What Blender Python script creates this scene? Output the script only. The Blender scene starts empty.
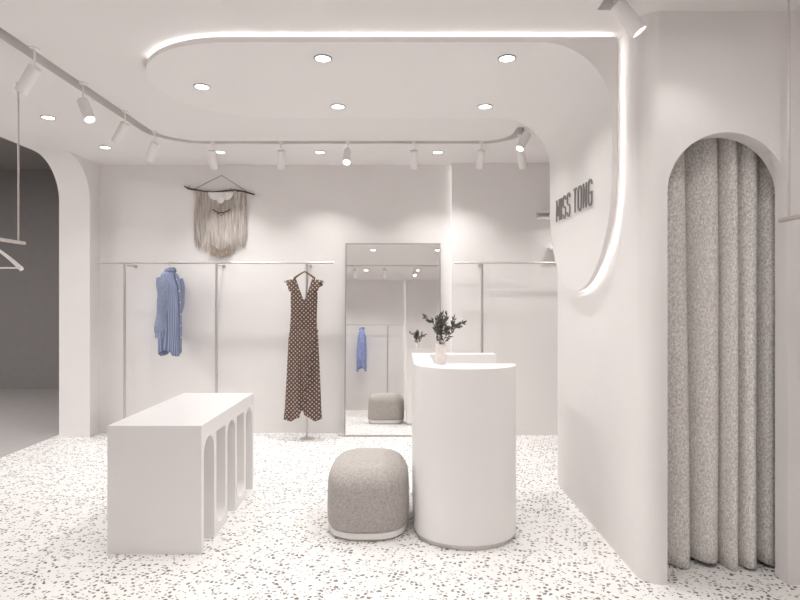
import bpy, bmesh, math, random
from mathutils import Vector, Matrix
from mathutils.geometry import tessellate_polygon, delaunay_2d_cdt
PI = math.pi
SC = bpy.context.scene
COL = SC.collection
EYE, CEIL = 1.43, 2.88
BACK = 6.24            # distance to the back wall

# ------------------------------------------------------------------ materials
def new_mat(name):
    m = bpy.data.materials.new(name); m.use_nodes = True
    nt = m.node_tree; b = nt.nodes['Principled BSDF']
    return m, nt, b
def N(nt, t, **kw):
    n = nt.nodes.new(t)
    for k, v in kw.items():
        setattr(n, k, v)
    return n
def coords(nt, scale=(1, 1, 1), kind='Object'):
    tc = N(nt, 'ShaderNodeTexCoord'); mp = N(nt, 'ShaderNodeMapping')
    mp.inputs['Scale'].default_value = scale
    nt.links.new(tc.outputs[kind], mp.inputs['Vector'])
    return mp.outputs['Vector']
def plain(name, col, rough=.5, metal=0., spec=.5, var=.03, nscale=9., bump=0., bscale=120., coat=0., sheen=0.):
    """procedural paint: base colour with a faint mottling and an optional fine bump"""
    m, nt, b = new_mat(name)
    v = coords(nt)
    n = N(nt, 'ShaderNodeTexNoise'); n.inputs['Scale'].default_value = nscale; n.inputs['Detail'].default_value = 4
    nt.links.new(v, n.inputs['Vector'])
    r = N(nt, 'ShaderNodeValToRGB')
    r.color_ramp.elements[0].position = .3; r.color_ramp.elements[1].position = .7
    r.color_ramp.elements[0].color = tuple(c*(1-var) for c in col)+(1,)
    r.color_ramp.elements[1].color = tuple(min(1, c*(1+var)) for c in col)+(1,)
    nt.links.new(n.outputs['Fac'], r.inputs['Fac']); nt.links.new(r.outputs['Color'], b.inputs['Base Color'])
    b.inputs['Roughness'].default_value = rough; b.inputs['Metallic'].default_value = metal
    b.inputs['Specular IOR Level'].default_value = spec; b.inputs['Coat Weight'].default_value = coat
    b.inputs['Sheen Weight'].default_value = sheen
    if bump:
        n2 = N(nt, 'ShaderNodeTexNoise'); n2.inputs['Scale'].default_value = bscale; n2.inputs['Detail'].default_value = 3
        nt.links.new(v, n2.inputs['Vector'])
        bp = N(nt, 'ShaderNodeBump'); bp.inputs['Strength'].default_value = bump; bp.inputs['Distance'].default_value = .004
        nt.links.new(n2.outputs['Fac'], bp.inputs['Height']); nt.links.new(bp.outputs['Normal'], b.inputs['Normal'])
    return m
def emit(name, col, st):
    m = bpy.data.materials.new(name); m.use_nodes = True; nt = m.node_tree
    nt.nodes.clear()
    e = N(nt, 'ShaderNodeEmission'); o = N(nt, 'ShaderNodeOutputMaterial')
    e.inputs['Color'].default_value = col+(1,); e.inputs['Strength'].default_value = st
    nt.links.new(e.outputs[0], o.inputs[0])
    return m
WHT = (.79, .764, .752)
M = {}
M['wall'] = plain('wall_plaster', WHT, .75, spec=.25, var=.012, nscale=3, bump=.25, bscale=45)
M['ceil'] = plain('ceiling_paint', WHT, .8, spec=.2, var=.006, nscale=2)
M['panel'] = plain('panel_paint', (.80, .778, .765), .55, spec=.35, var=.006, nscale=2)
M['lacquer'] = plain('white_lacquer', (.81, .79, .78), .35, spec=.45, var=.008, nscale=4)
M['lamp'] = plain('lamp_white', (.85, .83, .82), .4, var=.01)
M['steel'] = plain('brushed_steel', (.62, .59, .575), .36, metal=.85, var=.06, nscale=60)
M['wire'] = plain('pendant_steel', (.60, .55, .53), .5, metal=.4, var=.04, nscale=40)
M['ring'] = plain('downlight_ring', (.22, .21, .20), .4, metal=.3)
M['frame'] = plain('mirror_frame', (.50, .48, .47), .35, metal=.8, var=.04)
M['hang_white'] = plain('hanger_white', (.86, .85, .84), .35)
M['wood'] = plain('hanger_wood', (.16, .085, .045), .45, var=.2, nscale=30)
M['lightwood'] = plain('hanger_pale_wood', (.72, .55, .38), .45, var=.12, nscale=30)
M['bark'] = plain('branch_bark', (.10, .075, .06), .8, var=.35, nscale=40)

M['yarn_white'] = plain('white_yarn', (.86, .84, .82), .9, spec=.1, var=.05, nscale=50)
M['yarn_tan'] = plain('tan_yarn', (.42, .34, .28), .9, spec=.1, var=.2, nscale=40)
M['cord'] = plain('dark_cord', (.12, .09, .08), .8)
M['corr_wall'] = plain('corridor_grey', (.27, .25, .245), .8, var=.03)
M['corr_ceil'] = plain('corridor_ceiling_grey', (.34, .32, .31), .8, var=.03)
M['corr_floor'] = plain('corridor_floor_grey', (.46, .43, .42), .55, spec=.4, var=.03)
M['track'] = plain('track_grey', (.50, .47, .45), .5, metal=.2)
M['sign'] = plain('sign_metal', (.25, .23, .222), .4, metal=.3, var=.05)
M['sign_white'] = plain('sign_acrylic', (.88, .87, .86), .4)
M['inner'] = plain('fitting_room_paint', (.35, .32, .30), .8)
M['vase'] = plain('marbled_ceramic', (.80, .74, .71), .4, var=.10, nscale=35)
M['leaf'] = plain('olive_leaf', (.078, .085, .066), .55, var=.45, nscale=60)
M['stem'] = plain('twig', (.13, .10, .075), .7, var=.2)
M['button'] = plain('pearl_button', (.85, .83, .80), .3)
M['mirror'] = plain('mirror_silver', (.985, .98, .975), .0, metal=1., var=0)
M['diff'] = emit('downlight_glow', (1, .985, .96), 9.)
M['lens'] = emit('spot_lens_glow', (1, .985, .96), 6.)
M['strip'] = emit('strip_glow', (1, .98, .965), 13.)
M['strip3'] = emit('shelf_glow', (1, .98, .965), 6.)
M['strip2'] = emit('strip_glow_soft', (1, .98, .965), 2.2)

def terrazzo():
    m, nt, b = new_mat('terrazzo'); L = nt.links
    v = coords(nt)
    def chips(scale, edge, dens, cols, off):
        mp = N(nt, 'ShaderNodeMapping'); mp.inputs['Location'].default_value = off; mp.inputs['Rotation'].default_value = (0, 0, off[0])
        L.new(v, mp.inputs['Vector'])
        e = N(nt, 'ShaderNodeTexVoronoi', voronoi_dimensions='2D', feature='DISTANCE_TO_EDGE')
        f = N(nt, 'ShaderNodeTexVoronoi', voronoi_dimensions='2D', feature='F1')
        for q in (e, f):
            q.inputs['Scale'].default_value = scale; q.inputs['Randomness'].default_value = .85
            L.new(mp.outputs['Vector'], q.inputs['Vector'])
        a = N(nt, 'ShaderNodeMath', operation='GREATER_THAN'); a.inputs[1].default_value = edge
        L.new(e.outputs['Distance'], a.inputs[0])
        sep = N(nt, 'ShaderNodeSeparateColor'); L.new(f.outputs['Color'], sep.inputs['Color'])
        d = N(nt, 'ShaderNodeMath', operation='LESS_THAN'); d.inputs[1].default_value = dens
        L.new(sep.outputs['Red'], d.inputs[0])
        mu = N(nt, 'ShaderNodeMath', operation='MULTIPLY'); L.new(a.outputs[0], mu.inputs[0]); L.new(d.outputs[0], mu.inputs[1])
        r = N(nt, 'ShaderNodeValToRGB'); r.color_ramp.interpolation = 'CONSTANT'
        el = r.color_ramp.elements
        el[0].position = 0; el[0].color = cols[0]+(1,)
        el[1].position = 1/len(cols); el[1].color = cols[1]+(1,)
        for i, c in enumerate(cols[2:]):
            q = el.new((i+2)/len(cols)); q.color = c+(1,)
        L.new(sep.outputs['Green'], r.inputs['Fac'])
        return mu.outputs[0], r.outputs['Color']
    base = N(nt, 'ShaderNodeRGB'); base.outputs[0].default_value = (.87, .855, .84, 1)
    cur = base.outputs[0]
    for args in ((37, .23, .34, [(.13, .115, .11), (.22, .19, .18), (.40, .36, .335), (.16, .14, .135)], (.3, .1, 0)),
                 (62, .26, .22, [(.28, .25, .235), (.45, .41, .385), (.18, .16, .15)], (1.1, 3.7, 0))):
        f, c = chips(*args)
        mx = N(nt, 'ShaderNodeMix', data_type='RGBA')
        L.new(f, mx.inputs['Factor']); L.new(cur, mx.inputs[6]); L.new(c, mx.inputs[7]); cur = mx.outputs[2]
    L.new(cur, b.inputs['Base Color'])
    b.inputs['Roughness'].default_value = .42; b.inputs['Specular IOR Level'].default_value = .35
    return m
M['terrazzo'] = terrazzo()

def fabric(name, c1, c2, scale, rough=.95, stretch=(1, 1, 1), bump=.5, sheen=.3):
    m, nt, b = new_mat(name); L = nt.links
    v = coords(nt, stretch)
    n = N(nt, 'ShaderNodeTexNoise'); n.inputs['Scale'].default_value = scale; n.inputs['Detail'].default_value = 5; n.inputs['Roughness'].default_value = .75
    L.new(v, n.inputs['Vector'])
    r = N(nt, 'ShaderNodeValToRGB')
    r.color_ramp.elements[0].position = .36; r.color_ramp.elements[1].position = .64
    r.color_ramp.elements[0].color = c1+(1,); r.color_ramp.elements[1].color = c2+(1,)
    L.new(n.outputs['Fac'], r.inputs['Fac']); L.new(r.outputs['Color'], b.inputs['Base Color'])
    bp = N(nt, 'ShaderNodeBump'); bp.inputs['Strength'].default_value = bump; bp.inputs['Distance'].default_value = .003
    L.new(n.outputs['Fac'], bp.inputs['Height']); L.new(bp.outputs['Normal'], b.inputs['Normal'])
    b.inputs['Roughness'].default_value = rough; b.inputs['Specular IOR Level'].default_value = .1
    b.inputs['Sheen Weight'].default_value = sheen
    return m
M['curtain'] = fabric('heather_curtain', (.48, .445, .42), (.97, .945, .92), 125, stretch=(1, 1, .6), sheen=.05)
M['velvet'] = fabric('grey_boucle', (.34, .31, .285), (.50, .47, .445), 75, bump=.35)

M['yarn'] = fabric('cream_yarn', (.36, .315, .285), (.78, .73, .68), 60, stretch=(1, 1, .06), bump=.1, sheen=.1)
def dotted():
    m, nt, b = new_mat('brown_dot_print'); L = nt.links
    tc = N(nt, 'ShaderNodeTexCoord'); sp = N(nt, 'ShaderNodeSeparateXYZ'); L.new(tc.outputs['Object'], sp.inputs[0])
    cb = N(nt, 'ShaderNodeCombineXYZ'); L.new(sp.outputs['X'], cb.inputs['X']); L.new(sp.outputs['Z'], cb.inputs['Y'])
    mp = N(nt, 'ShaderNodeMapping'); mp.inputs['Rotation'].default_value = (0, 0, PI/4); L.new(cb.outputs[0], mp.inputs['Vector'])
    vo = N(nt, 'ShaderNodeTexVoronoi', voronoi_dimensions='2D'); vo.inputs['Scale'].default_value = 33; vo.inputs['Randomness'].default_value = .12
    L.new(mp.outputs[0], vo.inputs['Vector'])
    r = N(nt, 'ShaderNodeValToRGB'); e = r.color_ramp.elements
    e[0].position = .16; e[0].color = (.55, .46, .41, 1); e[1].position = .30; e[1].color = (.118, .080, .066, 1)
    L.new(vo.outputs['Distance'], r.inputs['Fac']); L.new(r.outputs['Color'], b.inputs['Base Color'])
    b.inputs['Roughness'].default_value = .85; b.inputs['Specular IOR Level'].default_value = .15
    return m
M['dots'] = dotted()
def stripes():
    m, nt, b = new_mat('blue_stripe_cotton'); L = nt.links
    v = coords(nt)
    w = N(nt, 'ShaderNodeTexWave', bands_direction='X'); w.inputs['Scale'].default_value = 17; w.inputs['Distortion'].default_value = .3
    mp = N(nt, 'ShaderNodeMapping'); mp.inputs['Scale'].default_value = (1, 1, .12); L.new(v, mp.inputs['Vector']); L.new(mp.outputs[0], w.inputs['Vector'])
    r = N(nt, 'ShaderNodeValToRGB'); e = r.color_ramp.elements
    e[0].position = .3; e[0].color = (.16, .19, .32, 1); e[1].position = .9; e[1].color = (.36, .40, .52, 1)
    L.new(w.outputs['Fac'], r.inputs['Fac']); L.new(r.outputs['Color'], b.inputs['Base Color'])
    b.inputs['Roughness'].default_value = .85; b.inputs['Specular IOR Level'].default_value = .15
    return m
M['stripe'] = stripes()
M['shirt_white'] = plain('white_cotton', (.82, .83, .86), .85, var=.03)
M['sleeve'] = plain('faded_blue_cotton', (.255, .29, .405), .85, var=.12, nscale=45, spec=.15)
M['blue'] = plain('plain_blue_cotton', (.27, .33, .58), .85, var=.15, nscale=20)

# ------------------------------------------------------------------ helpers
def link(name, me, mat, parent=None, smooth=30):
    if isinstance(me, bmesh.types.BMesh):
        bm = me; bmesh.ops.recalc_face_normals(bm, faces=bm.faces[:])
        me = bpy.data.meshes.new(name); bm.to_mesh(me); bm.free()
    if smooth is not None:
        for p in me.polygons: p.use_smooth = True
        me.set_sharp_from_angle(angle=math.radians(smooth))
    me.materials.append(mat)
    o = bpy.data.objects.new(name, me); COL.objects.link(o)
    if parent: o.parent = parent
    return o
def thing(name, label, cat, loc=(0, 0, 0), rot=(0, 0, 0), group=None):
    o = bpy.data.objects.new(name, None); COL.objects.link(o)
    o.empty_display_size = .1; o.location = loc; o.rotation_euler = rot
    o['label'] = label; o['category'] = cat
    if group: o['group'] = group
    return o
def struct(o): o['kind'] = 'structure'; return o
def tag(o, label, cat, group=None):
    o['label'] = label; o['category'] = cat
    if group: o['group'] = group
    return o
def box(bm, x0, x1, y0, y1, z0, z1):
    vs = [bm.verts.new((x, y, z)) for x in (x0, x1) for y in (y0, y1) for z in (z0, z1)]
    for f in ((0, 1, 3, 2), (4, 6, 7, 5), (0, 4, 5, 1), (2, 3, 7, 6), (0, 2, 6, 4), (1, 5, 7, 3)):
        bm.faces.new([vs[i] for i in f])
def extrude(bm, outer, holes, fn, w0, w1, caps=True):
    """2-D outline with holes, swept from w0 to w1; fn(u,v,w) gives the point"""
    loops = [outer]+list(holes)
    flat = [p for l in loops for p in l]
    A = [bm.verts.new(fn(u, v, w0)) for u, v in flat]; B = [bm.verts.new(fn(u, v, w1)) for u, v in flat]
    if caps:
        for t in tessellate_polygon([[Vector((u, v, 0)) for u, v in l] for l in loops]):
            if len(set(t)) < 3: continue
            try:
                bm.faces.new([A[i] for i in t]); bm.faces.new([B[i] for i in reversed(t)])
            except ValueError: pass
    k = 0
    for l in loops:
        n = len(l)
        for i in range(n):
            a, b = k+i, k+(i+1) % n
            bm.faces.new([A[a], A[b], B[b], B[a]])
        k += n
def arc(cx, cy, r, a0, a1, n, ry=None):
    ry = ry or r
    return [(cx+r*math.cos(math.radians(a0+(a1-a0)*i/n)), cy+ry*math.sin(math.radians(a0+(a1-a0)*i/n))) for i in range(n+1)]
def tube(bm, pts, r, seg=8, caps=True, flat=1.):
    pts = [Vector(p) for p in pts]; n = len(pts)
    rs = r if isinstance(r, (list, tuple)) else [r]*n
    t0 = (pts[1]-pts[0]).normalized()
    up = Vector((0, 0, 1)) if abs(t0.z) < .9 else Vector((1, 0, 0))
    u = t0.cross(up).normalized(); rings = []
    for i, p in enumerate(pts):
        t = (pts[min(i+1, n-1)]-pts[max(i-1, 0)]).normalized()
        u = (u-t*u.dot(t)).normalized(); w = t.cross(u)
        rings.append([bm.verts.new(p+(u*math.cos(2*PI*k/seg)+w*math.sin(2*PI*k/seg)*flat)*rs[i]) for k in range(seg)])
    for a, b in zip(rings, rings[1:]):
        for k in range(seg):
            bm.faces.new([a[k], a[(k+1) % seg], b[(k+1) % seg], b[k]])
    if caps:
        bm.faces.new(rings[0][::-1]); bm.faces.new(rings[-1])
def lathe(bm, prof, seg=32, cx=0, cy=0):
    rings = []
    for r, z in prof:
        rings.append([bm.verts.new((cx+r*math.cos(2*PI*k/seg), cy+r*math.sin(2*PI*k/seg), z)) for k in range(seg)])
    for a, b in zip(rings, rings[1:]):
        for k in range(seg):
            bm.faces.new([a[k], a[(k+1) % seg], b[(k+1) % seg], b[k]])
    bm.faces.new(rings[0][::-1]); bm.faces.new(rings[-1])
def grid(bm, rows, close=False):
    R = [[bm.verts.new(p) for p in row] for row in rows]
    for a, b in zip(R, R[1:]):
        n = len(a)
        for k in range(n if close else n-1):
            bm.faces.new([a[k], a[(k+1) % n], b[(k+1) % n], b[k]])
    return R
def bevel(o, w, seg=2, ang=40):
    m = o.modifiers.new('bevel', 'BEVEL'); m.width = w; m.segments = seg
    m.limit_method = 'ANGLE'; m.angle_limit = math.radians(ang); m.harden_normals = False
def solid(o, t):
    m = o.modifiers.new('solidify', 'SOLIDIFY'); m.thickness = t; m.offset = 0
def interp(tab, z):
    """tab: list of (z, value), z falling"""
    if z >= tab[0][0]: return tab[0][1]
    for (a, va), (b, vb) in zip(tab, tab[1:]):
        if z >= b:
            t = (a-z)/(a-b); t = t*t*(3-2*t)*.5+t*.5
            return va+(vb-va)*t
    return tab[-1][1]
def light(name, kind, loc, energy, col=(1, .986, .972), aim=None, parent=None, **kw):
    d = bpy.data.lights.new(name, kind); d.energy = energy; d.color = col
    for k, v in kw.items(): setattr(d, k, v)
    o = bpy.data.objects.new(name, d); COL.objects.link(o); o.location = loc
    if aim is not None:
        o.rotation_euler = Vector(aim).to_track_quat('-Z', 'Y').to_euler()
    if parent: o.parent = parent
    return o

DOWN_W, SPOT_W = 7., 3.2

# ------------------------------------------------------------------ room shell
REAR, RX, LX, LXO = -.6, 4.0, -3.23, -3.55
bm = bmesh.new(); box(bm, -3.62, RX+.1, REAR-.1, BACK+.1, -.1, 0); struct(link('floor', bm, M['terrazzo']))
bm = bmesh.new(); box(bm, LXO, RX+.1, BACK, BACK+.1, 0, CEIL); struct(link('wall_back', bm, M['wall']))
bm = bmesh.new(); box(bm, LXO, RX+.1, REAR-.1, REAR, 0, CEIL); struct(link('wall_front', bm, M['wall']))
bm = bmesh.new(); box(bm, RX, RX+.1, REAR, BACK, 0, CEIL); struct(link('wall_east', bm, M['wall']))
# proud part of the back wall, right of the vertical light slot
bm = bmesh.new(); box(bm, .545, RX, BACK-.10, BACK-.07, 0, CEIL); box(bm, .575, RX, BACK-.07, BACK, 0, CEIL)
struct(link('wall_alcove', bm, M['wall']))
bm = bmesh.new(); box(bm, .125, RX, REAR+.03, REAR+.06, 0, CEIL); box(bm, .155, RX, REAR, REAR+.03, 0, CEIL)
struct(link('wall_entrance', bm, M['wall']))
# left wall with its wide round-cornered opening
r = .43
bm = bmesh.new()
far = [(BACK, 0), (BACK, CEIL), (6.04-r, CEIL-.001)]+arc(6.04-r, CEIL-r, r, 90, 0, 24)[1:]+[(6.04, 0)]
near = [(REAR, 0), (2.0, 0)]+arc(2.0+r, CEIL-r, r, 180, 90, 24)+[(REAR, CEIL)]
for pol in (far, near):
    extrude(bm, pol, [], lambda u, v, w: (w, u, v), LXO, LX)
struct(link('wall_left', bm, M['wall']))
# right block: fitting room with a rounded corner and an arched doorway
WX, WF, WB, R = 1.223, 2.912, 4.5, .10
bm = bmesh.new()
plan = [(WX+R+.012, WF)]+[(WX+R-R*math.sin(a), WF+R-R*math.cos(a)) for a in [PI/2*i/20 for i in range(21)]]
plan += [(WX, WB), (RX, WB), (RX, WB-.1), (WX+R+.001, WB-.1), (WX+R+.001, WF+.14), (WX+R+.012, WF+.1)]
extrude(bm, plan, [], lambda u, v, w: (u, v, w), 0, CEIL)
ax, ar = 1.645, .302; sp = EYE+.842-ar
front = [(WX+R+.012, 0), (ax-ar, 0)]+arc(ax, sp, ar, 180, 0, 48)+[(ax+ar, 0), (RX, 0), (RX, CEIL), (WX+R+.012, CEIL)]
extrude(bm, front, [], lambda u, v, w: (u, w, v), WF, WF+.1)
bmesh.ops.remove_doubles(bm, verts=bm.verts[:], dist=1e-5)
struct(link('wall_right', bm, M['wall'], smooth=25))

# ceiling with its recessed track slots
def offset_path(path, h):
    L_, R_ = [], []
    for i, p in enumerate(path):
        a = Vector(path[max(i-1, 0)]); b = Vector(path[min(i+1, len(path)-1)]); t = (b-a).normalized()
        n = Vector((-t.y, t.x)); p = Vector(p)
        L_.append(tuple(p+n*h)); R_.append(tuple(p-n*h))
    return L_+R_[::-1]
SX, SY, r1, r2 = -2.17, 5.335, .40, .30
main_path = [(SX, -.4)]+arc(SX+r1, SY-r1, r1, 180, 90, 16)+arc(1.03-r2, SY-r2, r2, 90, 0, 14)+[(1.03, 4.87)]
near_path = [(1.035, -.2), (1.035, 2.90)]
rear_path = [(-1.9, 1.0), (.9, 1.0)]
slots = [offset_path(main_path, .045), offset_path(near_path, .05), offset_path(rear_path, .045)]
outer = [(LXO, REAR-.1), (RX+.1, REAR-.1), (RX+.1, BACK+.1), (LXO, BACK+.1)]
bm = bmesh.new()
pts, edges, faces = [], [], []
for lp in [outer]+slots:
    k = len(pts); pts += [Vector(p) for p in lp]; edges += [(k+i, k+(i+1) % len(lp)) for i in range(len(lp))]
vo, eo, fo, _, _, _ = delaunay_2d_cdt(pts, edges, [], 0, 1e-6)
def inside(p, poly):
    c = False; n = len(poly)
    for i in range(n):
        (x1, y1), (x2, y2) = poly[i], poly[(i+1) % n]
        if (y1 > p[1]) != (y2 > p[1]) and p[0] < (x2-x1)*(p[1]-y1)/(y2-y1)+x1: c = not c
    return c
V = [bm.verts.new((p.x, p.y, CEIL)) for p in vo]; W = {}
for f in fo:
    c = sum((vo[i] for i in f), Vector((0, 0)))/len(f)
    if any(inside(c, s) for s in slots):
        for i in f:
            if i not in W: W[i] = bm.verts.new((vo[i].x, vo[i].y, CEIL+.09))
        bm.faces.new([W[i] for i in f])
    else: bm.faces.new([V[i] for i in f])
for s in slots:
    n = len(s)
    for i in range(n):
        a, b = s[i], s[(i+1) % n]
        bm.faces.new([bm.verts.new((a[0], a[1], CEIL)), bm.verts.new((b[0], b[1], CEIL)), bm.verts.new((b[0], b[1], CEIL+.09)), bm.verts.new((a[0], a[1], CEIL+.09))])
bmesh.ops.remove_doubles(bm, verts=bm.verts[:], dist=1e-5)
struct(link('ceiling', bm, M['ceil'], smooth=25))
for nm, pth, lab in (('main', main_path, 'long grey lighting track recessed around the left and back of ceiling'),
                     ('near', near_path, 'short grey lighting track recessed in ceiling above arched doorway corner'),
                     ('rear', rear_path, 'straight grey lighting track on ceiling seen reflected in mirror')):
    p = offset_path(pth, .014); bm = bmesh.new()
    n = len(p)//2
    for i in range(n-1):
        q = [p[i], p[i+1], p[2*n-2-i], p[2*n-1-i]]
        A = [bm.verts.new((x, y, CEIL+.06)) for x, y in q]; B = [bm.verts.new((x, y, CEIL+.088)) for x, y in q]
        bm.faces.new(A); bm.faces.new(B)
        for k in range(4): bm.faces.new([A[k], A[(k+1) % 4], B[(k+1) % 4], B[k]])
    bmesh.ops.remove_doubles(bm, verts=bm.verts[:], dist=1e-5)
    tag(link('lighting_track', bm, M['track'], smooth=25), lab, 'track')

# corridor beyond the left opening
CD = 9.35; CH = 3.53
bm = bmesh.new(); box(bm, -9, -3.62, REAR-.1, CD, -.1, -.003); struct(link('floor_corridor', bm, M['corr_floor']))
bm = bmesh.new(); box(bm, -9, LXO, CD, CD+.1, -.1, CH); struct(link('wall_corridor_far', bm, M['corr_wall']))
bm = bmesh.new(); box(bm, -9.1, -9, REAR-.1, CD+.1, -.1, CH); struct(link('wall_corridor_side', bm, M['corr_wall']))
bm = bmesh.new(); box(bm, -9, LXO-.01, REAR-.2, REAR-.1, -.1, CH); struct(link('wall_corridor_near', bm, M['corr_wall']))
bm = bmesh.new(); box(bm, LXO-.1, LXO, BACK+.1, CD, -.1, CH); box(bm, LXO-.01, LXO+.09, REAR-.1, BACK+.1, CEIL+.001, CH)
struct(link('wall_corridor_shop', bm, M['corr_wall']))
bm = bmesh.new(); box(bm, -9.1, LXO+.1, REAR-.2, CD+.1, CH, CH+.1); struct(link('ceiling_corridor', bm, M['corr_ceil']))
light('corridor_fill', 'AREA', (-6.3, 3.4, 3.45), 285, shape='RECTANGLE', size=.6, size_y=5., aim=(0, 0, -1))  # unseen area light added to brighten the corridor, no fixture modelled

# ------------------------------------------------------------------ the curved light panel
PZ, PZO, PX, PXO, FR = EYE+1.400, EYE+1.429, 1.153, 1.180, .39
DC, HW = 3.807, .657
fx, fz = PX-FR, PZ-FR
prof = []     # (inner x, inner z, outer x, outer z, half width)
cx0, zb = -.95, 1.49+HW
for i in range(1, 41):
    a = PI/2*i/40; x = cx0-HW*math.cos(a)*1.0
    prof.append((x, PZ, x, PZO, HW*math.sin(a)))
for i in range(1, 21):
    x = cx0+(fx-cx0)*i/20; prof.append((x, PZ, x, PZO, HW))
for i in range(1, 33):
    a = PI/2*i/32; t = i/32
    if t <= .5: ox, oz = fx+(PXO-fx)*t*2, PZO
    else: ox, oz = PXO, PZO+(fz-PZO)*(t-.5)*2
    prof.append((fx+FR*math.sin(a), fz+FR*math.cos(a), ox, oz, HW))
for i in range(1, 9):
    z = fz+(zb-fz)*i/8; prof.append((PX, z, PXO, z, HW))
for i in range(1, 40):
    a = PI/2*i/40; z = zb-HW*math.sin(a); prof.append((PX, z, PXO, z, HW*math.cos(a)))
canopy = thing('light_canopy', 'white curved panel sweeping from ceiling down right wall with glowing edge', 'wall panel', (0, DC, 0))
bm = bmesh.new()
rows = [[(ix, -w, iz), (ix, w, iz), (ox, w, oz), (ox, -w, oz)] for ix, iz, ox, oz, w in prof]
R_ = grid(bm, rows, close=True); bm.faces.new(R_[0]); bm.faces.new(R_[-1][::-1])
link('panel', bm, M['panel'], canopy, smooth=35)
# glowing strip along the edge, hidden on the panel's back
bm = bmesh.new(); path = []
for i in range(14, 41):
    a = PI/2*i/40; path.append((cx0-(HW-.022)*math.cos(a), -(HW-.022)*math.sin(a), PZO+.0028))
path += [(PXO-.022, -(HW-.022), PZO+.0028)]
tube(bm, path, .0026, 6)
path = [(PXO+.003, -(HW-.032), PZO-.01), (PXO+.003, -(HW-.032), zb)]
for i in range(1, 81):
    a = PI*i/80; path.append((PXO+.003, -(HW-.032)*math.cos(a), zb-(HW-.032)*math.sin(a)))
tube(bm, path, .0026, 6)
link('light_strip', bm, M['strip'], canopy)
# vertical glowing strips in the back wall slot and in its twin behind the camera
bm = bmesh.new(); box(bm, .5475, .5575, BACK-.040, BACK-.028, .02, CEIL-.02)
tag(link('light_strip', bm, M['strip2'], None), 'thin vertical light strip glowing in wall slot right of mirror', 'light strip')
bm = bmesh.new(); box(bm, .132, .142, REAR+.010, REAR+.022, .02, CEIL-.02)
tag(link('light_strip', bm, M['strip2'], None), 'thin vertical light strip seen only as reflection in mirror', 'light strip')

# ------------------------------------------------------------------ downlights
def downlight(x, y, z, lab, w=DOWN_W, grp='recessed round downlights', spread=150):
    t = thing('downlight', lab, 'downlight', (x, y, z), group=grp)
    bm = bmesh.new(); n = 40; ra, rb = .053, .0445
    rings = []
    for rr, zz in ((ra, 0), (ra, -.004), (rb, -.006), (rb, 0)):
        rings.append([(rr*math.cos(2*PI*k/n), rr*math.sin(2*PI*k/n), zz) for k in range(n)])
    grid(bm, rings+[rings[0]], close=True); bmesh.ops.remove_doubles(bm, verts=bm.verts[:], dist=1e-6)
    link('trim_ring', bm, M['ring'], t)
    bm = bmesh.new(); lathe(bm, [(rb, -.0005), (rb, -.003)], n); link('diffuser', bm, M['diff'], t)
    light('downlight_lamp', 'AREA', (0, 0, -.012), w, aim=(0, 0, -1), parent=t, shape='DISK', size=.08, spread=math.radians(spread))
for x, y, lab in ((-.446, 3.356, 'downlight in ceiling panel, nearer of the middle pair'),
                  (-1.297, 3.80, 'leftmost downlight in the ceiling panel near its rounded end'),
                  (-.448, 4.19, 'downlight in ceiling panel, farther of the middle pair'),
                  (.619, 3.356, 'downlight in ceiling panel, nearer of the right pair'),
                  (.614, 4.19, 'downlight in ceiling panel, farther of the right pair')):
    downlight(x, y, PZ, lab, w=DOWN_W*(.55 if x > 0 else .45 if x < -1 else .8), spread=105 if x > 0 else 125)
for x, y, lab in ((-2.79, 4.60, 'downlight in ceiling left of the track, nearer to camera'),
                  (-2.796, 5.5, 'downlight in ceiling corner beside left archway, behind track'),
                  (-1.76, 5.68, 'downlight above wall hanging, partly behind a track spotlight'),
                  (-.784, 5.68, 'downlight behind the back track above the brown dress'),
                  (.37, 5.68, 'downlight behind back track above right edge of mirror')):
    downlight(x, y, CEIL, lab, w=DOWN_W*(.4 if x < -2 else .9), spread=100)
downlight(1.95, 5.45, CEIL, 'unseen downlight added to brighten the alcove behind the curved right wall', w=DOWN_W*1.2, spread=110)  # added out of view to lift the back wall on the right
for x, y, lab in ((-.70, .55, 'downlight reflected low left in mirror beyond the track'), (.36, .55, 'downlight reflected low right in mirror beyond the track'),
                  (-.47, 2.35, 'downlight reflected near the top edge of mirror, left'), (.66, 2.35, 'downlight reflected in top right corner of mirror')):
    downlight(x, y, CEIL, lab, w=DOWN_W*.4, spread=110, grp='downlights seen in the mirror')
for x, y in ((-1.9, -.2), (1.5, 2.1), (1.55, -.15), (.95, 1.55)):  # unseen downlights added above and behind the camera to raise room brightness
    downlight(x, y, CEIL, 'unseen recessed downlight added to brighten the near part of the shop', w=DOWN_W*{1.5: .5, -1.9: 1.3, 1.55: 1.3, (.95): .75}[x], spread={1.5: 170, .95: 150}.get(x, 110), grp='added downlights out of view in the near shop ceiling')

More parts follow.
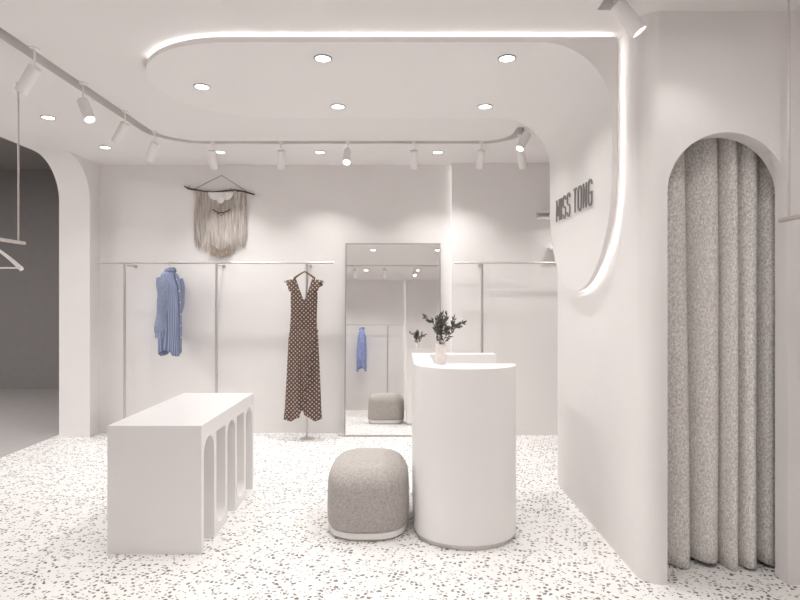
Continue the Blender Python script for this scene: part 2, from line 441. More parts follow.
# ------------------------------------------------------------------ track spotlights
def spotlight(x, y, d, lab, drop=.095, w=SPOT_W, grp='white track spotlights', ln=.165, rad=.036):
    t = thing('track_spotlight', lab, 'spotlight', (x, y, CEIL), group=grp)
    d = Vector(d).normalized()
    bm = bmesh.new(); box(bm, -.02, .02, -.02, .02, -.012, .0595); o = link('adapter', bm, M['lamp'], t); bevel(o, .003)
    bm = bmesh.new(); tube(bm, [(0, 0, -.01), (0, 0, -drop-.012)], .0055, 10); link('stem', bm, M['lamp'], t)
    c0 = Vector((0, 0, -drop))-d*.01
    bm = bmesh.new()
    prf = [(-.002, rad*.9), (0, rad), (ln, rad), (ln, rad*.86), (ln-.012, rad*.84)]
    q = d.to_track_quat('Z', 'Y'); n = 32; rows = []
    for s_, rr in prf:
        rows.append([c0+d*s_+q @ Vector((rr*math.cos(2*PI*k/n), rr*math.sin(2*PI*k/n), 0)) for k in range(n)])
    G = grid(bm, rows, close=True); bm.faces.new(G[0])
    link('body', bm, M['lamp'], t)
    bm = bmesh.new(); rr = rad*.84
    cap = [c0+d*(ln-.011)+q @ Vector((rr*math.cos(2*PI*k/n), rr*math.sin(2*PI*k/n), 0)) for k in range(n)]
    cap2 = [p-d*.004 for p in cap]
    G = grid(bm, [cap, cap2], close=True); bm.faces.new(G[0]); bm.faces.new(G[1][::-1])
    link('lens', bm, M['lens'], t)
    light('spot_lamp', 'SPOT', c0+d*(ln+.012), w, aim=d, parent=t, spot_size=math.radians(78), spot_blend=.9, shadow_soft_size=.03)
G1 = 'white track spotlights'
spotlight(-2.098, 3.33, (-.105, .03, -.13), 'nearest spotlight on left track, tilted left, beside the hanging rail wire', drop=.125, grp=G1, w=SPOT_W*.7)
spotlight(-2.115, 3.87, (.080, -.05, -.15), 'second spotlight on left track, glowing face turned right', w=SPOT_W*.4, grp=G1, drop=.13)
spotlight(-2.108, 4.45, (-.098, .03, -.146), 'third spotlight on left track, tilted left', drop=.105, grp=G1, w=SPOT_W*.4)
spotlight(-2.11, 4.99, (-.072, .05, -.14), 'fourth spotlight on left track, at the start of its bend', drop=.11, grp=G1, w=SPOT_W*.5)
BY = 5.305
spotlight(-1.716, BY, (-.006, .08, -.155), 'leftmost spotlight on back track, in front of wall hanging', grp=G1, w=SPOT_W*2.2)
spotlight(-1.09, BY, (-.014, .08, -.16), 'back track spotlight above the rail between wall hanging and dress', grp=G1, w=SPOT_W*.7)
spotlight(-.48, BY, (0, -.10, -.125), 'back track spotlight with glowing face turned towards camera', grp=G1)
spotlight(.128, BY, (0, .09, -.16), 'back track spotlight hanging above right half of mirror', grp=G1, w=SPOT_W*.7)
spotlight(.743, BY, (-.004, .11, -.155), 'rightmost upright back track spotlight before the bend', grp=G1, w=SPOT_W*4)
spotlight(1.045, 5.06, (.045, .06, -.135), 'back spotlight at track bend tilted right, partly hidden', drop=.15, grp=G1)
spotlight(1.065, 4.89, (-.075, -.06, -.145), 'spotlight at right end of back track with glowing face tilted left', drop=.06, grp=G1)
spotlight(1.052, 2.79, (.103, -.02, -.14), 'large spotlight at top of picture aimed at the arched doorway', drop=.04, w=SPOT_W*2.6, grp=G1, rad=.039, ln=.17)
for x, d, lab in ((-.90, (0, -.13, -.16), 'left spotlight of the track reflected in mirror'),
                  (-.31, (0, -.13, -.16), 'middle spotlight of the track reflected in mirror'),
                  (.29, (0, .10, -.12), 'right spotlight with bright face reflected in mirror')):
    spotlight(x, 1.0, d, lab, w=SPOT_W*5.5, grp='spotlights seen in the mirror')

# ------------------------------------------------------------------ sign
sign = thing('sign_lettering', 'grey raised letters MISS TONG on the curved white wall panel', 'sign', (PX-.001, 0, 0))
S1, S2 = .028, .0
def stroke(bm, pts, th, x0, x1, closed=False):
    """flat ribbon of width th along a polyline in the (u,v) plane of the sign"""
    P = [Vector(p) for p in pts]; n = len(P); Lf, Rt = [], []
    for i in range(n):
        if closed: a, b = P[i-1], P[(i+1) % n]
        else: a, b = P[max(i-1, 0)], P[min(i+1, n-1)]
        d1 = (P[i]-a); d2 = (b-P[i])
        d1 = d1.normalized() if d1.length > 1e-9 else d2.normalized()
        d2 = d2.normalized() if d2.length > 1e-9 else d1
        t = (d1+d2).normalized(); nn = Vector((-t.y, t.x)); k = th/2/max(.5, nn.dot(Vector((-d1.y, d1.x))))
        Lf.append(P[i]+nn*k); Rt.append(P[i]-nn*k)
    mk = lambda p, x: bm.verts.new((x, -p.x, p.y))
    q = [[mk(Lf[i], x0), mk(Rt[i], x0), mk(Rt[i], x1), mk(Lf[i], x1)] for i in range(n)]
    for i in range(n if closed else n-1):
        a, b = q[i], q[(i+1) % n]
        for k in range(4): bm.faces.new([a[k], a[(k+1) % 4], b[(k+1) % 4], b[k]])
    if not closed: bm.faces.new(q[0]); bm.faces.new(q[-1][::-1])
H, Wd = 1.0, .44
def A_(cx, cy, rx, ry, a0, a1, n=10): return arc(cx, cy, rx, a0, a1, n, ry)
GL = {
 'M': [([(0, 0), (0, 1)], 0), ([(0, 1), (.27, .30), (.54, 1)], 0), ([(.54, 1), (.54, 0)], 0)],
 'I': [([(.0, 0), (.0, 1)], 0)],
 'S': [(A_(.19, .82, .19, .18, 0, 180)+A_(.19, .66, .19, .16, 180, 250, 5)+A_(.19, .34, .19, .16, 70, 0, 5)+A_(.19, .18, .19, .18, 0, -180), 0)],
 'T': [([(0, 1), (.36, 1)], 0), ([(.18, 1), (.18, 0)], 0)],
 'O': [(A_(.19, .82, .19, .18, 0, 180)+A_(.19, .18, .19, .18, 180, 360), 1)],
 'N': [([(0, 0), (0, 1)], 0), ([(0, 1), (.36, 0)], 0), ([(.36, 0), (.36, 1)], 0)],
 'G': [(A_(.19, .82, .19, .18, 0, 180)+A_(.19, .18, .19, .18, 180, 360)+[(.38, .48), (.22, .48)], 0)],
}
WID = {'M': .54, 'I': 0., 'S': .38, 'T': .36, 'O': .38, 'N': .36, 'G': .38}
text = 'MISS TONG'; u = 0; places = []
for ch in text:
    if ch == ' ': u += .30; continue
    places.append((ch, u)); u += WID[ch]+.28
total = u-.28; LH = .152; y_far, y_near = 4.23, 3.455; sc = (y_far-y_near)/total
zb_s = EYE+.570
for ch, u0 in places:
    for nm, th, xa, xb, mt in (('letter', .0138, -.014, -.006, 'sign'), ('letter_backing', .0215, -.006, -.001, 'sign_white')):
        bm = bmesh.new()
        for pts, cl in GL[ch]:
            stroke(bm, [((u0+p[0])*sc, p[1]*LH) for p in pts], th, xa, xb, closed=bool(cl))
        if nm == 'letter':
            o = link(nm, bm, M[mt], sign, smooth=None); o.location = (0, y_far, zb_s); keep = o
        else:
            o2 = link(nm, bm, M[mt], keep, smooth=None); o2['label'] = 'white backing of the letter'

# ------------------------------------------------------------------ display table with arches
TX0, TX1, TY0, TY1, TH = -1.646, -1.116, 3.262, 4.42, .722
tab = thing('display_table', 'long white display table with row of arches cut in its side', 'table', ((TX0+TX1)/2, (TY0+TY1)/2, 0))
w_, g_ = .185, (TY1-TY0-5*.185)/6
outl = [(TY0, 0)]; holes = []
for i in range(5):
    a = TY0+g_+i*(w_+g_); c = a+w_/2; rr = w_/2
    if i % 2 == 0:
        outl += [(a, 0)]+arc(c, .636-rr, rr, 180, 0, 28)+[(a+w_, 0)]
    else:
        holes.append([(a+w_, .632), (a, .632)]+arc(c, .055+rr, rr, 180, 360, 28))
outl += [(TY1, 0), (TY1, TH), (TY0, TH)]
cy = (TY0+TY1)/2; hx = (TX1-TX0)/2
bm = bmesh.new()
extrude(bm, outl, holes, lambda u, v, w: (w, u-cy, v), -hx, hx)
o = link('body', bm, M['lacquer'], tab, smooth=25)

# ------------------------------------------------------------------ reception desk
desk = thing('reception_desk', 'white round-fronted reception desk right of ottoman', 'desk', (.399, 3.6, 0))
hw, sag, RZ = .312, .302, 1.036
dplan = [(hw*math.cos(a), -sag*abs(math.sin(a))**.85) for a in [PI*i/64 for i in range(65)]]   # right to left round the front
dplan = [(x, min(y, 0)) for x, y in dplan]
bm = bmesh.new()
body = [(hw, .0)]+dplan[1:-1]+[(-hw, 0), (-hw, .72), (-hw+.125, .72), (-hw+.125, .0)]
extrude(bm, body, [], lambda u, v, w: (u, v, w), .03, RZ)
o = link('curved_front', bm, M['lacquer'], desk, smooth=25); bevel(o, .004)
bm = bmesh.new(); ins = .012
pl = [((abs(x)-ins)*(1 if x > 0 else -1) if abs(x) > ins else x, y+ins if y < -ins else y) for x, y in body]
extrude(bm, pl, [], lambda u, v, w: (u, v, w), 0, .0299); link('plinth', bm, M['steel'], desk, smooth=25)
bm = bmesh.new(); box(bm, -hw+.126, hw-.012, .62, .72, 0, RZ); o = link('back_ledge', bm, M['lacquer'], desk); bevel(o, .003)
bm = bmesh.new(); box(bm, -hw+.126, hw-.012, .002, .619, .72, .75); o = link('work_surface', bm, M['lacquer'], desk); bevel(o, .002)

# vase and branch
VX, VY = .252, 3.565
vase = thing('vase', 'small marbled faceted vase on the corner of the reception desk', 'vase', (VX, VY, RZ+.001))
bm = bmesh.new()
lathe(bm, [(.026, 0), (.030, .004), (.036, .03), (.031, .06), (.036, .09), (.031, .118), (.024, .122), (.022, .11), (.02, .02)], 8)
link('body', bm, M['vase'], vase, smooth=20)
br = thing('olive_branch', 'dark green leafy branch standing in the marbled vase', 'plant', (VX, VY, RZ+.03))
rnd = random.Random(11)
bs, bl = bmesh.new(), bmesh.new()
def leaf(p, d, ln, wd):
    d = d.normalized(); s = d.cross(Vector((rnd.uniform(-1, 1), rnd.uniform(-1, 1), .3))).normalized(); n = d.cross(s)
    P = [p, p+d*ln*.35+s*wd, p+d*ln*.7+s*wd*.8, p+d*ln, p+d*ln*.7-s*wd*.8, p+d*ln*.35-s*wd]
    mid = [p+d*ln*.35-n*wd*.35, p+d*ln*.7-n*wd*.35]
    v = [bl.verts.new(q) for q in P]; m0, m1 = [bl.verts.new(q) for q in mid]
    for f in ((v[0], v[1], m0), (v[0], m0, v[5]), (v[1], v[2], m1, m0), (m0, m1, v[4], v[5]), (v[2], v[3], m1), (m1, v[3], v[4])): bl.faces.new(f)
def spray(p, d, ln, rad, dep):
    pts = [p]; q = p.copy(); dd = d.normalized()
    n = 8
    for i in range(n):
        dd = (dd+Vector((rnd.uniform(-.22, .22), rnd.uniform(-.22, .22), rnd.uniform(-.1, .2)))).normalized()
        q = q+dd*ln/n; pts.append(q.copy())
        if (dep > 0 or i >= 0):
            for s in (-1, 1):
                sd = dd.cross(Vector((rnd.uniform(-1, 1), rnd.uniform(-1, 1), rnd.uniform(-.5, .5)))).normalized()
                leaf(q, dd*.7+sd*.8, rnd.uniform(.020, .032), rnd.uniform(.0034, .0052))
        if dep == 0 and i >= 2 and i % 2 == 0:
            sd = Vector((rnd.uniform(-1, 1), rnd.uniform(-1, 1), rnd.uniform(0, .6)))
            spray(q.copy(), dd+sd*.8, ln*.42, rad*.6, 1)
    leaf(q, dd, .035, .007)
    tube(bs, pts, [rad*(1-.6*i/n) for i in range(n+1)], 5)
for d in ((-.16, .05, 1), (-.05, -.15, 1), (.06, .1, 1), (.26, -.08, 1), (.5, .1, .8), (-.22, -.1, .9)):
    v0 = Vector(d); base = Vector((v0.x*.03, v0.y*.03, 0)); top = Vector((v0.x*.035, v0.y*.035, .098))
    tube(bs, [base, top], .002, 5)
    spray(top, v0, rnd.uniform(.12, .16), .0018, 0)
link('stem', bs, M['stem'], br); o = link('foliage', bl, M['leaf'], br, smooth=None); solid(o, .0006)

# ------------------------------------------------------------------ ottoman
OTX, OTY, OW, OL, OH = -.2, 3.755, .258, .345, .425
ott = thing('ottoman', 'rounded grey fabric ottoman left of the reception desk', 'ottoman', (OTX, OTY, 0))
def sup(a, w, l, e):
    c, s = math.cos(a), math.sin(a)
    return (math.copysign(abs(c)**(2/e), c)*w, math.copysign(abs(s)**(2/e), s)*l)
bm = bmesh.new(); rows = []; n = 72
pr = [(.0, .0)]
prof_o = [(.965, .055), (.99, .062), (1., .08), (1.005, .16), (1.0, .24), (.99, .29)]
for i in range(1, 15):
    a = PI/2*i/14; prof_o.append((.99-.42*(1-math.cos(a))*.9-.0, .29+.125*math.sin(a)))
prof_o += [(.45, .4215), (.3, .425), (.15, .4265)]
for k_, z in prof_o:
    rows.append([sup(2*PI*k/n, OW*k_, OL*k_, 2.9)+(z,) for k in range(n)])
G = grid(bm, rows, close=True); bm.faces.new(G[0][::-1]); bm.faces.new(G[-1])
link('cushion', bm, M['velvet'], ott, smooth=50)
bm = bmesh.new()
rows = [[sup(2*PI*k/n, OW*k_, OL*k_, 2.9)+(z,) for k in range(n)] for k_, z in ((.93, .012), (.965, .016), (.97, .05), (.95, .0545))]
G = grid(bm, rows, close=True); bm.faces.new(G[0][::-1]); bm.faces.new(G[-1]); link('base_band', bm, M['lacquer'], ott, smooth=40)
bm = bmesh.new()
rows = [[sup(2*PI*k/n, OW*.9, OL*.9, 2.9)+(z,) for k in range(n)] for z in (0, .0119)]
G = grid(bm, rows, close=True); bm.faces.new(G[0][::-1]); bm.faces.new(G[-1]); link('plinth', bm, M['steel'], ott, smooth=40)

# ------------------------------------------------------------------ mirror
MW, MH = 1.02, 2.045
mir = thing('mirror', 'tall rectangular mirror with thin grey frame leaning on back wall', 'mirror', (-.075, 6.062, 0), (-math.radians(4.2), 0, 0))
bm = bmesh.new(); t_ = .014
for x0, x1, z0, z1 in ((-MW/2, -MW/2+t_, 0, MH), (MW/2-t_, MW/2, 0, MH), (-MW/2+t_, MW/2-t_, 0, t_+.004), (-MW/2+t_, MW/2-t_, MH-t_, MH)):
    box(bm, x0, x1, 0, .03, z0, z1)
link('frame', bm, M['frame'], mir)
bm = bmesh.new(); box(bm, -MW/2+t_, MW/2-t_, .006, .024, t_+.004, MH-t_); link('glass', bm, M['mirror'], mir)

# ------------------------------------------------------------------ rails on the walls
def rack(name_lab, x0, x1, poles, y, wall, z, rad=.011):
    t = thing('clothes_rail', name_lab, 'clothes rail', ((x0+x1)/2, y, 0))
    ox = (x0+x1)/2
    bm = bmesh.new(); tube(bm, [(x0-ox, 0, z), (x1-ox, 0, z)], rad, 14); link('rail', bm, M['steel'], t)
    s = 1 if wall > y else -1
    for px in poles:
        bm = bmesh.new(); tube(bm, [(px-ox, 0, .008), (px-ox, 0, z-rad)], .0125, 14); link('upright', bm, M['steel'], t)
        bm = bmesh.new(); tube(bm, [(px-ox, 0, z-.012-rad), (px-ox, wall-y, z-.012-rad)], .008, 10)
        tube(bm, [(px-ox, wall-y-s*.008, z-.012-rad), (px-ox, wall-y-s*.0001, z-.012-rad)], .02, 16); link('wall_bracket', bm, M['steel'], t)
        bm = bmesh.new(); lathe(bm, [(.075, .0005), (.075, .005), (.03, .009), (.013, .011)], 28, px-ox, 0); link('foot', bm, M['steel'], t)
RY, RZ2 = 5.99, EYE+.384
rack('steel clothes rail on three uprights along left back wall', -3.15, -.685, (-2.845, -1.895, -.962), RY, BACK, RZ2)
rack('steel clothes rail with one upright behind the reception desk', .56, 3.2, (.845, 2.6), RY-.01, BACK-.10, RZ2)
rack('steel clothes rail seen as a reflection in the mirror', -1.75, .07, (-.27, -1.4), REAR+.32, REAR, 1.84)

# hanging rails from the ceiling
def pendant(x, y_far, y_near, wires, z, lab):
    t = thing('hanging_rail', lab, 'hanging rail', (x, y_far, CEIL))
    bm = bmesh.new(); tube(bm, [(0, 0, z-CEIL), (0, y_near-y_far, z-CEIL)], .0115, 14); o = link('rail', bm, M['wire'], t); bevel(o, .003)
    for wy in wires:
        bm = bmesh.new(); tube(bm, [(0, wy-y_far, 0), (0, wy-y_far, z-CEIL+.008)], .0055, 10); link('suspension_rod', bm, M['wire'], t)
        bm = bmesh.new(); lathe(bm, [(.016, -.0005), (.016, -.006), (.008, -.02)], 16, 0, wy-y_far); link('ceiling_cap', bm, M['lamp'], t)
pendant(-2.546, 3.935, 1.6, (3.87, 1.75), EYE+.385, 'grey hanging rail suspended by thin rod beside left archway')
pendant(1.817, 2.775, .9, (2.71, 1.05), EYE+.38, 'grey hanging rail suspended by thin rod right of arched doorway')

def hanger(mat, hook_mat, width, lab, loc, rotz=0, drop=.06, slope=.075, bar=True, rr=.008, hr=.019, name='coat_hanger', fwd=0.):
    """origin = centre of the rail the hook goes over"""
    t = thing(name, lab, 'hanger', loc, (0, 0, rotz))
    bm = bmesh.new()
    pts = [(hr*math.cos(math.radians(a))*1., 0, hr*math.sin(math.radians(a))) for a in range(-20, 181, 20)]
    pts += [(-hr*.95, 0, -.012), (-hr*.4, 0, -.026), (0, 0, -.036), (0, 0, -drop-.012)]
    if fwd:      # hook turned a quarter so that the hanger lies along the rail
        pts = [(0, hr*math.cos(math.radians(a)), hr*math.sin(math.radians(a))) for a in range(-20, 181, 20)]
        pts += [(0, -hr, -.02), (0, fwd*.7, -.045), (0, fwd, -.06), (0, fwd, -drop-.012)]
    tube(bm, pts[::-1], .003, 8); link('hook', bm, hook_mat, t)
    bm = bmesh.new(); n = 14; P, RR = [], []
    for i in range(-n, n+1):
        u = i/n; P.append((u*width/2, fwd-.01*u*u, -drop-.01-slope*abs(u)**1.25)); RR.append(rr*(1+.55*abs(u)**2))
    tube(bm, P, RR, 10, flat=1.0); link('shoulder_bar', bm, mat, t, smooth=60)
    if bar:
        bm = bmesh.new(); zz = -drop-.01-slope*.93; tube(bm, [(-width*.46, -.009, zz), (width*.46, -.009, zz)], rr*.55, 8); link('trouser_bar', bm, mat, t)
    return t
hanger(M['hang_white'], M['wire'], .385, 'white hanger on the suspended rail at left picture edge', (-2.546, 3.62, EYE+.385), 0, drop=.045, slope=.14, rr=.009)

# ------------------------------------------------------------------ dress
def dress(loc):
    hanger(M['wood'], M['steel'], .215, 'wooden hanger holding the brown dotted dress', loc, 0, drop=.085, slope=.07, bar=False, fwd=-.062)
    t = thing('wrap_dress', 'long brown dotted wrap dress with flutter sleeves on back rail', 'dress', (loc[0], loc[1]-.062, loc[2]))
    XL = [(-.165, -.115), (-.24, -.135), (-.34, -.142), (-.50, -.140), (-.64, -.145), (-.80, -.165), (-1.1, -.180), (-1.45, -.198), (-1.62, -.215)]
    XR = [(-.165, .105), (-.24, .125), (-.34, .132), (-.50, .125), (-.64, .122), (-.80, .140), (-1.1, .155), (-1.45, .168), (-1.62, .180)]
    NL = [(-.165, -.088), (-.25, -.062), (-.33, -.034), (-.405, -.002)]
    NR = [(-.165, .078), (-.25, .055), (-.33, .03), (-.405, -.002)]
    DP = [(-.165, .012), (-.30, .045), (-.5, .055), (-.64, .05), (-1.1, .07), (-1.62, .085)]
    def depth(z, x):
        a, b = interp(XL, z), interp(XR, z); u = max(-1, min(1, (2*x-a-b)/(b-a)))
        fold = .012*max(0, min(1, (-.6-z)/.5))
        return interp(DP, z)*math.sqrt(max(0, 1-u*u))**.8+fold*math.sin(u*11+z*1.2)*(1-u*u)
    zs = [-.165-(1.0)*i/40*0 for i in range(0)]
    def half(sign, side, hem, neck=True, slit=None, dy=0.):
        bm = bmesh.new(); rows = []; nz, nx = 60, 16
        for i in range(nz+1):
            row = []
            for k in range(nx+1):
                u = k/nx
                z = -.165+(hem(u)+.165)*i/nz
                xo = interp(XL if side < 0 else XR, z)
                if z > -.405: xi = interp(NL if side < 0 else NR, z)
                else: xi = (.012 if side < 0 else -.022)+(-.002 - (.012 if side < 0 else -.022))*max(0, 1-(-.405-z)/.06)
                if slit and z < slit[0]:
                    xi += slit[1]*((slit[0]-z)/(1.62+slit[0]))
                x = xo+(xi-xo)*u
                row.append((x, (sign if sign < 0 else .35)*(depth(z, x)+.002)+dy, z))
            rows.append(row)
        grid(bm, rows); return bm
    o = link('front_panel', half(-1, -1, lambda u: -1.605+.008*math.sin(u*9)+.03*max(0, u-.5)/.5, slit=(-1.36, -.064)), M['dots'], t, smooth=180); solid(o, .002)
    o = link('front_panel', half(-1, 1, lambda u: -1.605+.008*math.sin(u*8+1)+.06*max(0, u-.4)/.6, slit=(-1.36, .042), dy=-.006), M['dots'], t, smooth=180); solid(o, .002)
    o = link('back_panel', half(1, -1, lambda u: -1.53+.015*math.sin(u*10), slit=(-1.42, -.045)), M['dots'], t, smooth=180); solid(o, .002)
    o = link('back_panel', half(1, 1, lambda u: -1.53+.015*math.sin(u*10+2), slit=(-1.42, .03)), M['dots'], t, smooth=180); solid(o, .002)
    for s in (-1, 1):      # flutter sleeves
        bm = bmesh.new(); rows = []
        for i in range(9):
            v = i/8; row = []
            for k in range(25):
                u = k/24; a = u*PI            # from front to back over the shoulder edge
                rr = .03+.055*v
                x = s*(.103+.025*math.sin(a)+.068*v*math.sin(a)**.8 + .012*v*math.sin(6*a))-.005
                y = -.035*math.cos(a)*(1+.5*v)
                z = -.172-.035*(1-math.sin(a))-.10*(1-math.sin(a))*v-.018*v+.008*v*math.cos(7*a)
                row.append((x, y, z))
            rows.append(row)
        grid(bm, rows); o = link('flutter_sleeve', bm, M['dots'], t, smooth=180); solid(o, .002)
    # ruffle following the wrap edge from the waist
    bm = bmesh.new(); rows = []
    for i in range(61):
        v = i/60; z = -.66-.76*v; xc = .128-.115*v**.8+.006*math.sin(v*30); wdt = .022+.014*math.sin(v*PI)
        y = -(depth(z, xc)+.024)
        rows.append([(xc+wdt*(q-1.)*.5, y-.010-.016*math.sin(q*2.2+v*34)*q, z-.012*q) for q in (0, .5, 1, 1.5, 2)])
    grid(bm, rows); o = link('ruffle', bm, M['dots'], t, smooth=180); solid(o, .002)
    bm = bmesh.new(); rows = []
    for s in (0,):
        for i in range(13):
            u = -1+2*i/12; x = u*.138-.010; z = -.640-.004*math.sin(i)
            y = -(depth(z, x)+.006); rows.append([(x, y, z+.014), (x, y-.004, z), (x, y, z-.014)])
    grid(bm, rows); o = link('waist_tie', bm, M['dots'], t, smooth=180); solid(o, .003)
dress((-.975, RY, RZ2))

# ------------------------------------------------------------------ shirts
def shirt(loc, rotz, lab, hlab, mat, sc=1.0):
    h = hanger(M['lightwood'], M['steel'], .27*sc, hlab, loc, rotz, drop=.07, slope=.07, bar=False)
    t = thing('button_shirt', lab, 'shirt', loc, (0, 0, rotz)); t.scale = (sc, sc, sc)
    WD = [(-.085, .052), (-.098, .085), (-.115, .15), (-.135, .180), (-.155, .182), (-.20, .168), (-.40, .155), (-.7, .165), (-.95, .16)]
    DD = [(-.085, .04), (-.105, .045), (-.125, .045), (-.155, .05), (-.25, .085), (-.5, .095), (-.95, .085)]
    n = 48; rows = []
    zs = [-.085, -.095, -.105, -.115, -.125, -.14, -.155, -.175, -.2]+[-.2-.7*i/22 for i in range(1, 23)]
    for i, z in enumerate(zs):
        row = []
        for k in range(n):
            a = 2*PI*k/n; x = math.cos(a)*interp(WD, z); y = math.sin(a)*interp(DD, z)
            f = max(0, (-.25-z)/.6); y += .014*f*math.sin(a*7+z*3); x += .008*f*math.cos(a*5)
            zz = z
            if z < -.55: zz = z-(abs(math.sin(a))**1.5*.085-.02)*((-.55-z)/.35)
            row.append((x, y, zz))
        rows.append(row)
    bm = bmesh.new(); grid(bm, rows, close=True); o = link('body', bm, mat, t, smooth=180); solid(o, .002)
    for s in (-1, 1):
        bm = bmesh.new(); P, rr = [], []
        for i in range(15):
            v = i/14; P.append((s*(.170+.03*v**.7+.012*math.sin(v*7)), -.015*math.sin(v*5), -.165-.545*v)); rr.append(.058-.012*v+.004*math.sin(v*16))
        tube(bm, P, rr, 18, flat=.75); link('sleeve', bm, M['sleeve'] if mat is M['stripe'] else mat, t, smooth=60)
        bm = bmesh.new(); tube(bm, [(s*.203, .013, -.70), (s*.204, .014, -.765)], [.042, .041], 18, flat=.75); link('cuff', bm, mat, t, smooth=60)
    bm = bmesh.new(); rows = []
    for z, k_ in ((-.098, 1.0), (-.062, .92), (-.058, .95), (-.098, 1.28)):
        rows.append([(math.cos(a)*.062*k_, math.sin(a)*.048*k_, z-.012*math.sin(a)) for a in [-PI/2+.12+(2*PI-.24)*i/30 for i in range(31)]])
    grid(bm, rows); o = link('collar', bm, mat, t, smooth=60); solid(o, .002)
    bm = bmesh.new(); rows = []
    for i in range(25):
        z = -.11-.80*i/24; y = -interp(DD, z)-.006-(.02*max(0, (-.25-z)/.6))
        if i < 3: y -= .006
        rows.append([(-.018, y, z), (.018, y, z)])
    grid(bm, rows); o = link('placket', bm, mat, t); solid(o, .003)
    for i in range(6):
        z = -.17-.12*i; y = -interp(DD, z)-.011-(.02*max(0, (-.25-z)/.6))
        bm = bmesh.new(); tube(bm, [(0, y-.004, z), (0, y+.002, z)], .006, 12); link('button', bm, M['button'], t)
    return t
shirt((-2.375, RY, RZ2), math.radians(86), 'blue striped long-sleeved shirt hanging on the left back rail', 'pale wooden hanger holding the striped blue shirt', M['stripe'])
shirt((-.83, REAR+.32, 1.84), math.radians(88), 'plain blue shirt seen hanging in the mirror reflection', 'pale hanger of the shirt in the mirror reflection', M['blue'], sc=1.05)

# ------------------------------------------------------------------ macrame wall hanging
SW = 92.95
def wp(px, py, off=.03): return Vector(((px-400)/SW, BACK-off, EYE+(300-py)/SW))
c = wp(221, 192, 0); mac = thing('wall_hanging', 'cream fringed macrame wall hanging on a dark branch', 'wall hanging', c)
loc_ = lambda px, py, off=.03: wp(px, py, off)-c
rnd = random.Random(3)
bp = [(185, 186.5), (189, 189), (196, 190.3), (204, 191.8), (213, 192.8), (221, 192.2), (228, 191.2), (235, 190.6), (243, 191.8), (249, 193.2), (255, 195)]
bm = bmesh.new(); tube(bm, [loc_(x, y, .022+.006*math.sin(i*1.7)) for i, (x, y) in enumerate(bp)], [.006, .009, .011, .01, .012, .011, .012, .011, .010, .010, .007], 8)
tube(bm, [loc_(188, 188.6), loc_(191, 186.6)], [.006, .003], 6); tube(bm, [loc_(232, 190.8), loc_(231, 188.8)], [.006, .003], 6)
link('branch', bm, M['bark'], mac, smooth=60)
bm = bmesh.new(); tube(bm, [loc_(194, 190, .02), loc_(222, 175.6, .012), loc_(249, 193, .02)], .0028, 6); link('hanging_cord', bm, M['cord'], mac)
bm = bmesh.new(); tube(bm, [loc_(222, 175.4, .0003), loc_(222, 175.4, .02)], .006, 10); link('nail', bm, M['steel'], mac)
def branch_y(px):
    for (a, ya), (b, yb) in zip(bp, bp[1:]):
        if a <= px <= b: return ya+(yb-ya)*(px-a)/(b-a)
def bottom(px):
    u = (px-221)/26.5
    return 258.5-13*abs(u)**1.3
bm = bmesh.new()
for layer, off, cnt in ((0, .014, 150), (1, .026, 120)):
    for i in range(cnt):
        px = 195+52*(i+rnd.random()*.8)/cnt
        y0 = branch_y(px)+.5; y1 = bottom(px)+rnd.uniform(-6.5, 2.0)-(8 if layer and rnd.random() < .4 else 0)
        n = 9; ph = rnd.uniform(0, 6); am = rnd.uniform(.15, .5)
        tube(bm, [loc_(px+am*math.sin(ph+k*.9)*(k/n)**.5, y0+(y1-y0)*k/n, off+.004*math.sin(ph*2+k)) for k in range(n+1)], [.0036]*n+[.0015], 4, caps=False)
o = link('fringe', bm, M['yarn'], mac, smooth=60); o['kind'] = 'stuff'
bm = bmesh.new()        # three white woven scallops under the branch
for cx_, hw_, dp_ in ((216, 6, 6.5), (228, 6, 6.5), (222, 5, 10)):
    for i in range(13):
        u = -1+2*i/12; px = cx_+hw_*u
        tube(bm, [loc_(px, 193.0, .036), loc_(cx_+hw_*u*.9, 193.6+dp_*math.sqrt(max(0, 1-u*u))*.5, .043), loc_(cx_+hw_*u*.8, 193.8+dp_*math.sqrt(max(0, 1-u*u)), .040)], .0065, 6)
    tube(bm, [loc_(cx_-hw_*math.cos(PI*k/14), 193.5+dp_*1.05*math.sin(PI*k/14), .047) for k in range(15)], .005, 6)
link('woven_crescent', bm, M['yarn_white'], mac, smooth=60)
bm = bmesh.new()
tube(bm, [loc_(214, 210, .042), loc_(217, 212, .044), loc_(221, 213.3, .045), loc_(225, 213, .045), loc_(229, 211.5, .044), loc_(231.5, 209.5, .042)], .0065, 6)
link('dark_garland', bm, M['cord'], mac, smooth=60)
bm = bmesh.new()
for px, py in ((219.5, 214.5), (222.5, 216), (225, 214.5)):
    lathe(bm, [(.001, -.010), (.010, 0), (.001, .010)], 8)
    vs = bm.verts[-24:]; bmesh.ops.translate(bm, verts=vs, vec=loc_(px, py, .046))
link('bead', bm, M['wood'], mac, smooth=60)
bm = bmesh.new()        # darker knotted chevron near the bottom
for i in range(36):
    px = 212+20*i/35; u = (px-222)/10
    y0 = 247+3-3*abs(u)+0*u; y1 = bottom(px)-1.0+rnd.uniform(-2, 1)
    tube(bm, [loc_(px, y0, .036), loc_(px+rnd.uniform(-.5, .5), (y0+y1)/2, .039), loc_(px+rnd.uniform(-.6, .6), y1, .036)], .0042, 4, caps=False)
for k in (0, 1):
    tube(bm, [loc_(212, 245+k*1.5, .042), loc_(217, 248.5+k*1.5, .043), loc_(222, 251+k*1.5, .044), loc_(227, 248.5+k*1.5, .043), loc_(232, 245+k*1.5, .042)], .005, 6)
link('knotted_chevron', bm, M['yarn_tan'], mac, smooth=60)

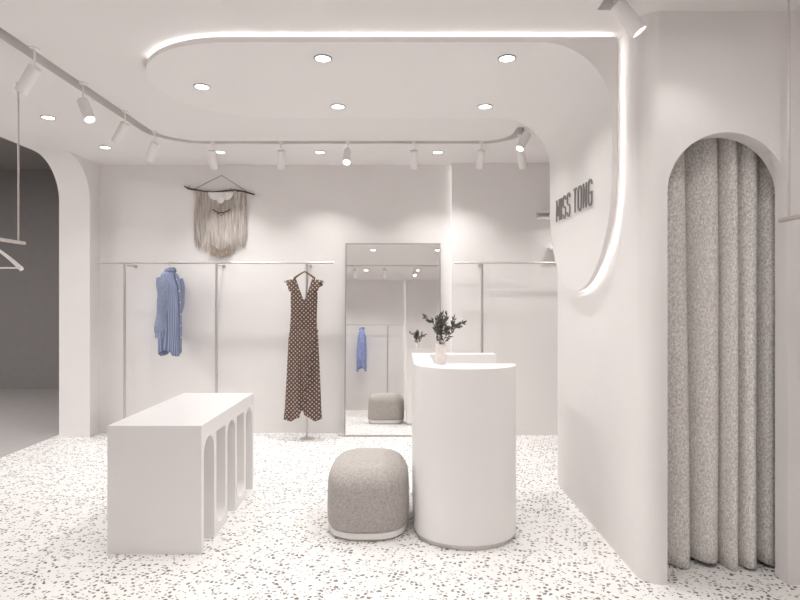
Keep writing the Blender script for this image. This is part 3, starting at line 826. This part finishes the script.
# ------------------------------------------------------------------ curtain in the arched doorway
cur = thing('curtain', 'floor-length grey heathered curtain in the arched doorway', 'curtain', (1.72, 3.17, 0))
bm = bmesh.new(); rows = []; nx, nz = 330, 40
def phase(t): return t*2*PI*6.4+1.5*math.sin(t*9.5+.6)+.5*math.sin(t*23)
def fold(t, v):
    # t along the width, v 0 at the top and 1 at the hem
    w = phase(t)+.2*math.sin(v*4+t*6)
    y = 2*abs(math.sin(w/2))**1.15-1+.18*math.sin(t*47+v*1.5)*(.3+.7*v)
    return -y*(.090+.020*math.sin(t*13))*(.8+.2*v)
for j in range(nz+1):
    v = j/nz; row = []
    for i in range(nx+1):
        t = i/nx
        x = -.43+.86*t-.016*math.sin(phase(t))+.012*v*math.sin(t*5)
        y = fold(t, v)-.02*v*max(0, (t-.75)/.25)
        z = 2.52-(2.52-.016-.012*math.sin(t*19))*v
        row.append((x, y, z))
    rows.append(row)
grid(bm, rows); o = link('fabric', bm, M['curtain'], cur, smooth=180); solid(o, .006)
rod = bmesh.new(); tube(rod, [(1.33, 3.15, 2.545), (2.3, 3.15, 2.545)], .013, 14)
tag(link('curtain_rod', rod, M['steel'], None), 'steel curtain rod above the heathered curtain behind the arch', 'curtain rod')

# ------------------------------------------------------------------ shelves beyond the right wall
sh = thing('wall_shelf', 'upper white shelf on back wall peeking past the sign panel', 'shelf', (2.1, BACK-.10, EYE+.89))
bm = bmesh.new(); box(bm, -.66, .7, -.11, -.0002, -.035, -.020); box(bm, -.66, .7, -.11, -.0002, .02, .035); o = link('board', bm, M['lacquer'], sh)
bm = bmesh.new(); box(bm, -.52, .7, -.10, -.0003, -.02, .02); link('spacer', bm, M['lacquer'], sh)
sh = thing('wall_shelf', 'lower glowing shelf on back wall peeking past the sign panel', 'shelf', (2.2, BACK-.10, EYE+.535))
bm = bmesh.new(); box(bm, -.64, .6, -.11, -.0002, -.012, .012); link('board', bm, M['lacquer'], sh)
bm = bmesh.new(); box(bm, -.60, .6, -.04, -.03, .0121, .02); link('light_strip', bm, M['strip3'], sh)

# ------------------------------------------------------------------ camera, world, view
w = bpy.data.worlds.new('world'); SC.world = w; w.use_nodes = True
w.node_tree.nodes['Background'].inputs[0].default_value = (.5, .5, .5, 1); w.node_tree.nodes['Background'].inputs[1].default_value = .05
cd = bpy.data.cameras.new('camera'); cd.sensor_width = 36; cd.lens = 36*580/800; cd.clip_start = .02
cam = bpy.data.objects.new('camera', cd); COL.objects.link(cam); cam.location = (0, 0, EYE); cam.rotation_euler = (PI/2, 0, 0)
SC.camera = cam
vs = SC.view_settings
vs.view_transform = 'Standard'; vs.look = 'None'; vs.gamma = 1; vs.use_curve_mapping = False
vs.exposure = -0.02
SC.cycles.max_bounces = 14; SC.cycles.diffuse_bounces = 8; SC.cycles.glossy_bounces = 6
SC.cycles.use_denoising = True
